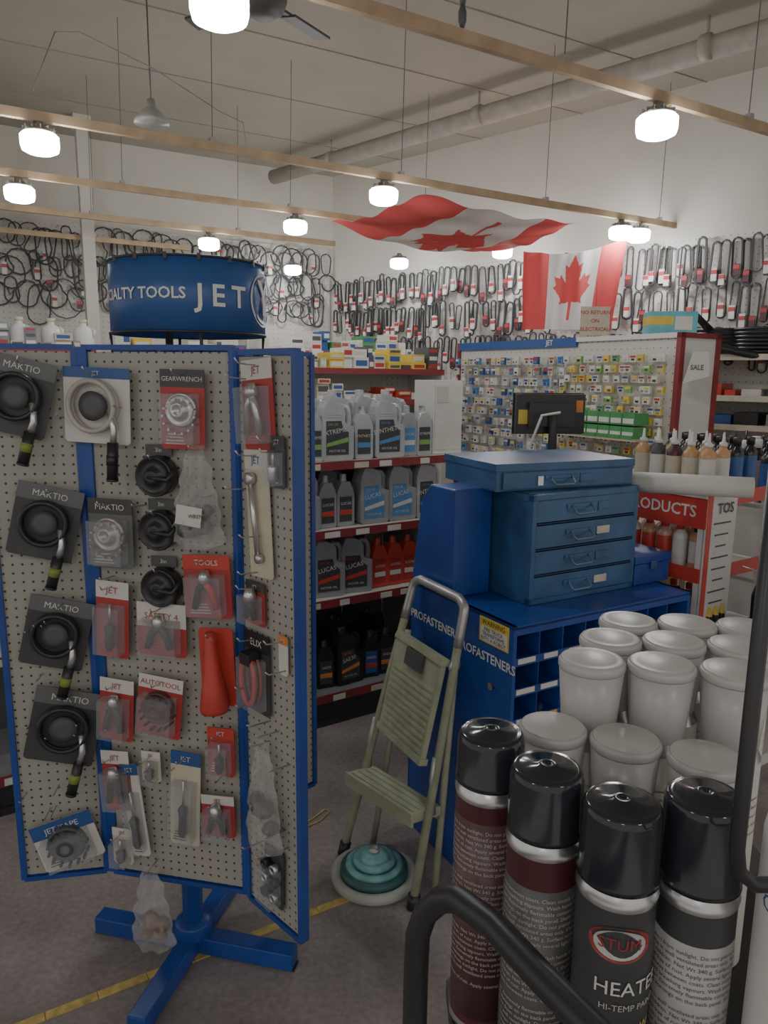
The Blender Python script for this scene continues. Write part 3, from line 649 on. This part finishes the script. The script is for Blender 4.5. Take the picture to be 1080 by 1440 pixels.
for i in range(8): b.box((.09,-.013,1.115-i*.04),(.10-.02*(i%3),.002,.005),greyd)
for i in range(3): b.lathe((.055+i*.038,-.016,.73),[(.012,0),(.012,.06),(.004,.09)],[blackg,yellow],10)
b.text('LUCAS OIL',.022,(.085,-.016,.66),white)
v,f=textdata('PRODUCTS',.056); b.add(v,f,white,False,Matrix.Translation((-.0075,.17,1.155))@Matrix.Rotation(R(-90),4,'Z')@Matrix.Rotation(R(90),4,'X'))
b.obj('additive_display_rack',K,YK)
pinkb=mat('pink_fluid',(.62,.33,.27),.25); amber=mat('amber_fluid',(.55,.32,.15),.25)
for z in(.432,.712,.942):
    for i in range(5):
        for j in range(2):
            squeeze('additive_bottle',kl(.05+j*.08,.05+i*.065,z+.001),random.choice([pinkb,amber,white,pinkb]),random.choice([paper,paper,redb]),random.choice([white,redb,black]),h=.16,r=.025,tip=False)
for i in range(5):
    for j in range(4):
        squeeze('additive_bottle',kl(.07+j*.085,.05+i*.066,1.203),random.choice([amber,maroon,greyd]) if j<2 else blackg,random.choice([paper,cream,paper]) if j<2 else random.choice([signB,lblue,paper]),white if j<2 else black,h=.2,r=.026,tip=j<2)
b=B()
b.tube([(-.2,0,0),(.2,0,0)],.034,paper,28); b.tube([(-.203,0,0),(-.199,0,0)],.02,greyd,20); b.tube([(.199,0,0),(.203,0,0)],.02,greyd,20)
b.obj('paper_roll',(.995,2.415,1.255),R(-18))
b=B()
b.bb(0,.7,0,.35,0,.05,white)
for z in(.4,.8,1.1): b.bb(0,.7,0,.35,z,z+.015,paper); b.bb(0,.7,-.005,0,z-.02,z+.02,redb)
for x in(0,.68): b.bb(x,x+.02,.0,.35,0,1.12,white)
b.obj('bottle_rack',(1.50,2.80,0),YK)
q0=Vector((1.50,2.80,0))
for i in range(8):
    for j in range(3):
        p=q0+kx*(.06+i*.082)+ky*(.07+j*.1)
        squeeze('additive_bottle',(p.x,p.y,1.117),random.choice([blueD,blackg,white,blackg]),random.choice([paper,redb,signB,paper]),random.choice([white,blackg]),h=.25,r=.032,tip=random.random()<.5)
        if j<1: squeeze('additive_bottle',(p.x,p.y,.817),random.choice([white,yellow,blackg]),random.choice([paper,yellow,signB]),black,h=.22,r=.034,tip=False)
for x,y,z,t,m in((1.285,2.33,1.06,'Bondo',yellow),(1.262,2.32,.84,'ABRO',redb),(1.37,2.40,.84,'ABRO',yellow)):
    b=B(); b.prism([(-.06,-.11),(.06,-.11),(.065,.07),(.05,.11),(-.05,.11),(-.065,.07)],-.012,.012,blackg); b.box((0,-.013,.02),(.11,.003,.06),m); b.text(t,.035,(0,-.016,.02),redb if m is yellow else white,tilt=R(-14)); b.box((0,-.013,-.06),(.09,.003,.03),paper)
    b.tube([(0,0,.1),(0,.02,.13),(0,.14,.13)],.002,silver,6)
    b.obj('filler_pouch',(x,y,z),YK-R(20),bevel=.004)
# ---------------------------------------------------------------- hanging-goods gondola (peg)
P0=Vector((1.70,4.40,0)); Q0=Vector((.62,6.2,0)); d=Q0-P0; LG=d.length; aG=math.atan2(d.y,d.x)+math.pi
b=B()
b.bb(0,LG,0,.03,.1,1.83,pegw); b.bb(0,LG,-.35,0,.08,.13,paper); b.bb(0,LG,.03,.33,.08,.13,paper)
b.bb(LG-.001,LG+.02,-.0,.33,0,1.84,white)
for y0,y1 in((-.02,.02),(.31,.35)): b.bb(LG-.001,LG+.03,y0,y1,0,1.86,redrail)
b.bb(LG-.001,LG+.03,-.02,.35,1.83,1.86,redrail); b.bb(-.03,0,-.02,.1,0,1.86,redrail)
b.bb(0,LG*.62,-.02,0,1.80,1.86,signB); b.text('JET',.05,(LG*.5,-.023,1.83),white); b.bb(LG*.62,LG,-.02,0,1.83,1.86,white)
b.bb(0,LG,-.30,0,.98,1.0,paper); b.bb(0,LG,-.30,-.29,.96,1.02,redb)
cols_=[paper,paper,paper,cream,signB,grey,white,lblue]; cols2=[yellow,lgreen,paper,paper,yellow,cream,white]
x=.04
while x<LG-.05:
    z=1.74
    right=x>LG*.58
    while z>1.05:
        w=.055; h=.06 if not right else .05
        m=random.choice(cols2 if right else cols_); y=-.03-random.random()*.08
        b.box((x+w/2,y,z-h/2),(w*.85,.02,h*.85),m)
        b.box((x+w/2,y-.0105,z-h*.3),(w*.7,.002,h*.25),random.choice([red,signB,paper,yellow,paper]))
        b.box((x+w/2,y-.0105,z-h*.65),(w*.4,.004,h*.25),random.choice([black,grey,silver,greyd]))
        z-=h*1.25
    x+=.068
for k in range(7):
    M=Matrix.Translation((LG*(.66+.045*k),-.15,1.24))
    b.bb(-.045,.045,-.06,.06,0,.07,greenD,M); b.bb(-.04,.04,-.063,-.06,.01,.04,paper,M); b.bb(-.045,.045,-.075,-.06,.0,.02,greenD,M)
    b.bb(-.045,.045,-.06,.06,0.08,.15,greenD,M); b.bb(-.04,.04,-.063,-.06,.09,.12,paper,M)
b.bb(LG*.63,LG*.96,-.22,-.0,1.225,1.24,tan)
b.obj('fastener_peg_display',(Q0.x,Q0.y,0),aG)
b=B(); b.bb(-.14,.14,-.08,.08,0,.13,mat('aqua_box',(.14,.45,.5),.5)); b.bb(-.141,.0,-.082,.081,.05,.1,yellow); b.box((.06,-.082,.06),(.1,.003,.08),paper); b.obj('shop_towel_box',(1.72,4.62,1.861),R(-6),bevel=.003)
b=B(); b.prism([(-.08,-.09),(.08,-.05),(.07,.09),(-.03,.09)],-.001,.001,paper); b.text('SALE',.04,(0,-.003,0),greyd); b.obj('paper_notice',(1.80,4.36,1.66),R(10))
b=B(); b.bb(-.10,.10,-.001,.001,-.13,.13,cream)
for k,t in enumerate(('NO RETURN','ON','ELECTRICAL','PARTS')): b.text(t,.036,(0,-.003,.09-k*.055),redb)
b.tube([(0,0,.13),(0,0,.3)],.002,greyd,4); b.obj('paper_sign',(1.42,5.18,1.94),R(0))
b=B(); 
for z in(.6,.95,1.28,1.48,1.76): b.bb(0,2.2,-.42,-.03,z-.02,z,tan); b.bb(0,2.2,-.425,-.42,z-.035,z+.005,cream)
for x in(0,1.1,2.18): b.bb(x,x+.02,-.42,-.03,0,1.8,tan)
for z in(1.28,1.48,.95):
    x=.06
    while x<2.1:
        w=random.uniform(.06,.16); h=random.uniform(.03,.1); b.bb(x,x+w,-.36,-.12,z,z+h,random.choice([greyd,blackm,paper,grey,redb,signB])); x+=w+random.uniform(.01,.06)
Wp=Vector((-.6,8.6,0))+Vector((math.cos(aR),math.sin(aR),0))*4.05
b.obj('hose_shelving',(Wp.x,Wp.y,0),aR)
b=B()
for k in range(5):
    for j in range(7): b.tube([(.17*math.cos(2*math.pi*i/20)+.38*k*.8,.12*math.sin(2*math.pi*i/20),.015+j*.026) for i in range(20)],.012,black,6,True)
q=Wp+Vector((math.cos(aR),math.sin(aR),0))*.25+Vector((math.sin(aR),-math.cos(aR),0))*.24
b.obj('coiled_hose_stack',(q.x,q.y,1.768),aR)
b=B(); b.tube([(0,0,.1),(-.1,-.05,.2),(-.18,-.08,.1),(-.1,-.1,-.02),(.1,-.1,-.03),(.4,-.12,-.1)],.028,black,12)
b.lathe((0,0,0),[(.05,-.02),(.07,0),(.07,.03),(.05,.05)],tan,20,Matrix.Translation((-.17,-.12,.13))@Matrix.Rotation(R(90),4,'X')); b.obj('radiator_hose',(q.x-.1,q.y-.15,1.83),R(-20))
# ---------------------------------------------------------------- background gondolas with boxes
def boxshelf(name,p,rzz,L,levels,bh,pal,depth=.45):
    b=B()
    for z in levels: b.bb(0,L,0,depth,z-.02,z,paper); b.bb(0,L,-.006,0,z-.035,z+.005,redrail)
    b.bb(0,L,depth,depth+.02,0,max(levels)+.02,pegw)
    for x in(0,L-.02): b.bb(x,x+.02,0,depth,0,max(levels),paper)
    o=b.obj(name,(p[0],p[1],0),rzz)
    b=B()
    for z in levels:
        x=.02
        while x<L-.12:
            w=random.uniform(.04,.12); zz=z+.001; m=random.choice(pal)
            for _ in range(random.choice([1,2,3])):
                h=random.uniform(*bh); y=random.uniform(.01,.06)
                b.bb(x,x+w,y,y+.2,zz,zz+h,m); b.bb(x+w*.1,x+w*.9,y-.002,y,zz+h*.25,zz+h*.75,random.choice([paper,red,signB,paper,cream,greyd]))
                zz+=h+.001
                if zz-z>.2: break
            x+=w+random.uniform(.003,.03)
    b.obj('stock_boxes',parent=o)
boxshelf('parts_shelf',(-1.55,4.45),R(32),2.35,[.4,.75,1.1,1.42,1.64],(.03,.08),[cream,paper,paper,paper,tan,yellow,signB,redb,greyd])
boxshelf('parts_shelf',(-1.5,5.75),R(32),2.2,[.8,1.2,1.5,1.75],(.04,.08),[paper,white,cream,signB,greenD,paper])
boxshelf('parts_shelf',(-4.3,4.6),R(30),2.4,[.5,.9,1.3,1.78],(.03,.06),[grey,paper,cream,grey,tan])
boxshelf('parts_shelf',(-3.4,2.9),R(30),1.5,[.3,.65,1.0],(.04,.1),[greyd,blackm,grey,cream])
def wjug(loc_):
    b=B(); b.lathe((0,0,0),[(.07,0),(.075,.01),(.075,.12),(.06,.15),(.025,.17),(.025,.19)],white,20); b.tube([(.055,0,.15),(.085,0,.13),(.08,0,.08)],.01,white,8); b.lathe((0,0,.19),[(.03,0),(.03,.025)],cream,16); b.obj('white_jug',loc_)
for x,y in((-2.74,5.68),(-2.55,5.79),(-3.0,5.53),(-2.35,5.90)): wjug((x,y,1.782))
# ---------------------------------------------------------------- foreground spray cans
txt=['Danger! Extremely flammable contents under pressure.','Read warnings on the back panel. Shake well before use.','Protect from sunlight. Do not pierce or burn the can.','Use in well ventilated areas only. Keep out of reach','of children. Net Wt 340 g. Surface must be clean, dry','and free of rust. Apply several light coats. Wait ten','minutes between coats. Clean nozzle after every use.','Avoid breathing vapours. Wash hands after handling it.']
dimp=mat('dim_print',(.46,.44,.41),.5); band=mat('label_band',(.42,.405,.385),.4); inkd=mat('dark_ink',(.06,.05,.05),.5); mred=mat('muted_red',(.30,.03,.03),.45)
capb=mat('cap_black',(.018,.020,.026),.13)
def spray(x,y,zt,z0,caph,bodym,upm,bandm,ink,brand=None,th=.1,r=.0325,rc=.0325,bt=.050):
    b=B(); zc_=zt-caph-z0
    b.lathe((0,0,0),[(r-.004,0),(r,.003),(r,.006),(r-.001,.010),(r-.001,zc_-.075),(r-.0008,zc_-.074),(r-.0008,zc_-.020),(r-.0004,zc_-.017),(r+.0006,zc_-.012),(r-.003,zc_-.007),(r-.006,zc_),(r-.006,zc_+.01)],
        [silver,silver,silver,bodym,bodym,upm,upm,silver,silver,silver,silver],44)
    c=zc_
    b.lathe((0,0,c-.003),[(rc+.0005,0),(rc+.0005,.004),(rc-.0005,.006),(rc-.001,caph-.006),(rc-.0022,caph-.001),(rc-.0045,caph+.0015),(rc-.0065,caph+.001),(rc-.009,caph+.0022),(.009,caph+.0034),(.008,caph+.0045),(.003,caph+.0046),(.002,caph+.002)],capb,44)
    if brand:
        q=r+.0002
        for rr,mm,dq in((.020,mred,0),(.0165,dimp,.0002)):
            ring=[(rr*1.3*math.cos(2*math.pi*i/32),rr*.8*math.sin(2*math.pi*i/32)) for i in range(32)]
            b.add([((q+dq)*math.sin(th-.9+u/q),-(q+dq)*math.cos(th-.9+u/q),zc_-.045+v) for u,v in ring],[tuple(range(32))],mm)
        b.btext('STUM',.014,(0,0),r+.0006,th-.9,zc_-.045,mred)
        b.btext(brand,.018,(0,0),r+.0003,th-.5,zc_-.085,paper)
        b.btext('HI-TEMP PAINT',.008,(0,0),r+.0003,th-.5,zc_-.102,dimp)
        b.btext('YELLOW',.010,(0,0),r+.0003,th-.5,zc_-.122,yellow)
        for k in range(10): b.btext(txt[k%8],.0042,(0,0),r+.0003,th-.4,zc_-.140-k*.0056,dimp)
    else:
        b.lathe((0,0,0),[(r-.0006,zc_-.245),(r-.0006,zc_-bt)],bandm,44)
        b.bb(-.0001,.0001,-.0001,.0001,.01,.02,bodym)
        for k in range(28):
            if k%9==8: continue
            b.btext(txt[(k+int(x*100))%8],.0052,(0,0),r+.0003,th+(.04 if k%3 else -.05),zc_-bt-.008-k*.0060,ink)
            b.btext(txt[(k+3)%8],.0052,(0,0),r+.0003,th+3.0,zc_-bt-.008-k*.0060,ink)
    return b.obj('spray_paint_can',(x,y,z0))
zs=.962
brownb=mat('brown_band',(.10,.045,.045),.4)
spray(.104,.650,1.272,zs,.046,maroon,maroon,brownb,dimp,None,.1,bt=.035)
spray(.143,.586,1.272,zs,.055,dk,maroon,mat('grey_band',(.10,.10,.10),.4),dimp,None,.0,bt=.045)
spray(.194,.541,1.268,zs,.062,dk,dk,dk,dimp,'HEATER',.75)
spray(.262,.545,1.272,zs,.072,dk,dk,band,inkd,None,.1,bt=.045)
wc=mat('white_cap',(.48,.462,.44),.32,var=.04)
def wcan(x,y,zt,r=.034):
    b=B(); H=zt-zs; c=H-.085
    b.lathe((0,0,0),[(.030,0),(.0325,.004),(.0325,c-.012),(.028,c),(.028,c+.003)],[silver,paper,silver,silver],36)
    b.lathe((0,0,0),[(.0275,c),(.0290,c+.002),(r,c+.072)],wc,44)
    b.lathe((0,0,0),[(r,c+.072),(r+.0012,c+.074),(r+.0012,c+.079),(r-.001,c+.0825)],wc,44)
    b.lathe((0,0,0),[(r-.001,c+.0825),(r-.003,c+.0832),(r-.006,c+.0830),(r-.010,c+.0838),(.012,c+.0858),(.003,c+.0862)],wc,44)
    for k in range(5): b.btext(txt[k],.0052,(0,0),.0328,.1,c-.05-k*.01,greyd)
    return b.obj('white_capped_spray_can',(x,y,zs))
for x,y in((.176,.708),(.243,.683),(.308,.650)): wcan(x,y,1.250,.0335)
for x,y in((.228,.762),(.300,.752),(.372,.735),(.268,.829),(.340,.822),(.412,.81),(.31,.895),(.382,.888),(.45,.875)): wcan(x,y,1.302,.0345)
b=B(); b.lathe((0,0,0),[(.033,0),(.036,.006),(.036,.30),(.03,.34),(.014,.365),(.014,.38)],white,36); b.lathe((0,0,.38),[(.018,0),(.018,.03)],red,20); b.btext('CLEANER',.02,(0,0),.0363,-.4,.25,signB)
b.obj('white_bottle',(.327,.50,zs))
b=B()
sp=[(.072,.60),(.072,.69),(.135,.75),(.185,.81),(.225,.87),(.26,.94),(.52,.94),(.52,.44),(.17,.44)]
b.add([(x,y,.945) for x,y in sp]+[(x,y,.961) for x,y in sp],[tuple(range(9))[::-1],tuple(range(9,18))]+[(i,(i+1)%9,9+(i+1)%9,9+i) for i in range(9)],blackm)
for x,y in((.29,.92),(.50,.92),(.49,.45)): b.bb(x-.008,x+.008,y-.008,y+.008,0,.95,blackm)
b.tube([(.031,.545,.0),(.031,.545,1.10),(.032,.546,1.138),(.038,.545,1.160),(.050,.538,1.178),(.062,.523,1.190),(.085,.485,1.198),(.11,.435,1.200),(.14,.385,1.200),(.20,.27,1.200)],.0105,blackm,18)
b.tube([(.031,.545,.953),(.085,.60,.953)],.007,blackm)
b.tube([(.247,.462,1.62),(.247,.462,1.28),(.250,.462,1.262),(.262,.462,1.252),(.40,.462,1.25)],.0055,blackm,14)
b.tube([(.40,.462,1.25),(.47,.462,1.25),(.48,.46,1.23),(.49,.45,.95)],.0055,blackm,14)
b.obj('wire_can_rack')
# ---------------------------------------------------------------- world + camera
w=bpy.data.worlds.new('w'); bpy.context.scene.world=w; w.use_nodes=True
w.node_tree.nodes['Background'].inputs[0].default_value=(1,.95,.89,1); w.node_tree.nodes['Background'].inputs[1].default_value=.52
cd=bpy.data.cameras.new('cam'); cam=bpy.data.objects.new('camera',cd); bpy.context.scene.collection.objects.link(cam)
cam.matrix_world=Matrix.Translation((0,0,1.6))@Matrix.Rotation(R(90-10.5),4,'X')@Matrix.Rotation(R(.6),4,'Z')
cd.sensor_fit='VERTICAL'; cd.sensor_height=36; cd.lens=26; cd.clip_start=.02
bpy.context.scene.camera=cam
vs=bpy.context.scene.view_settings
vs.view_transform='AgX'
try: vs.look='AgX - Medium Low Contrast'
except Exception as e: print(e)
vs.exposure=.32
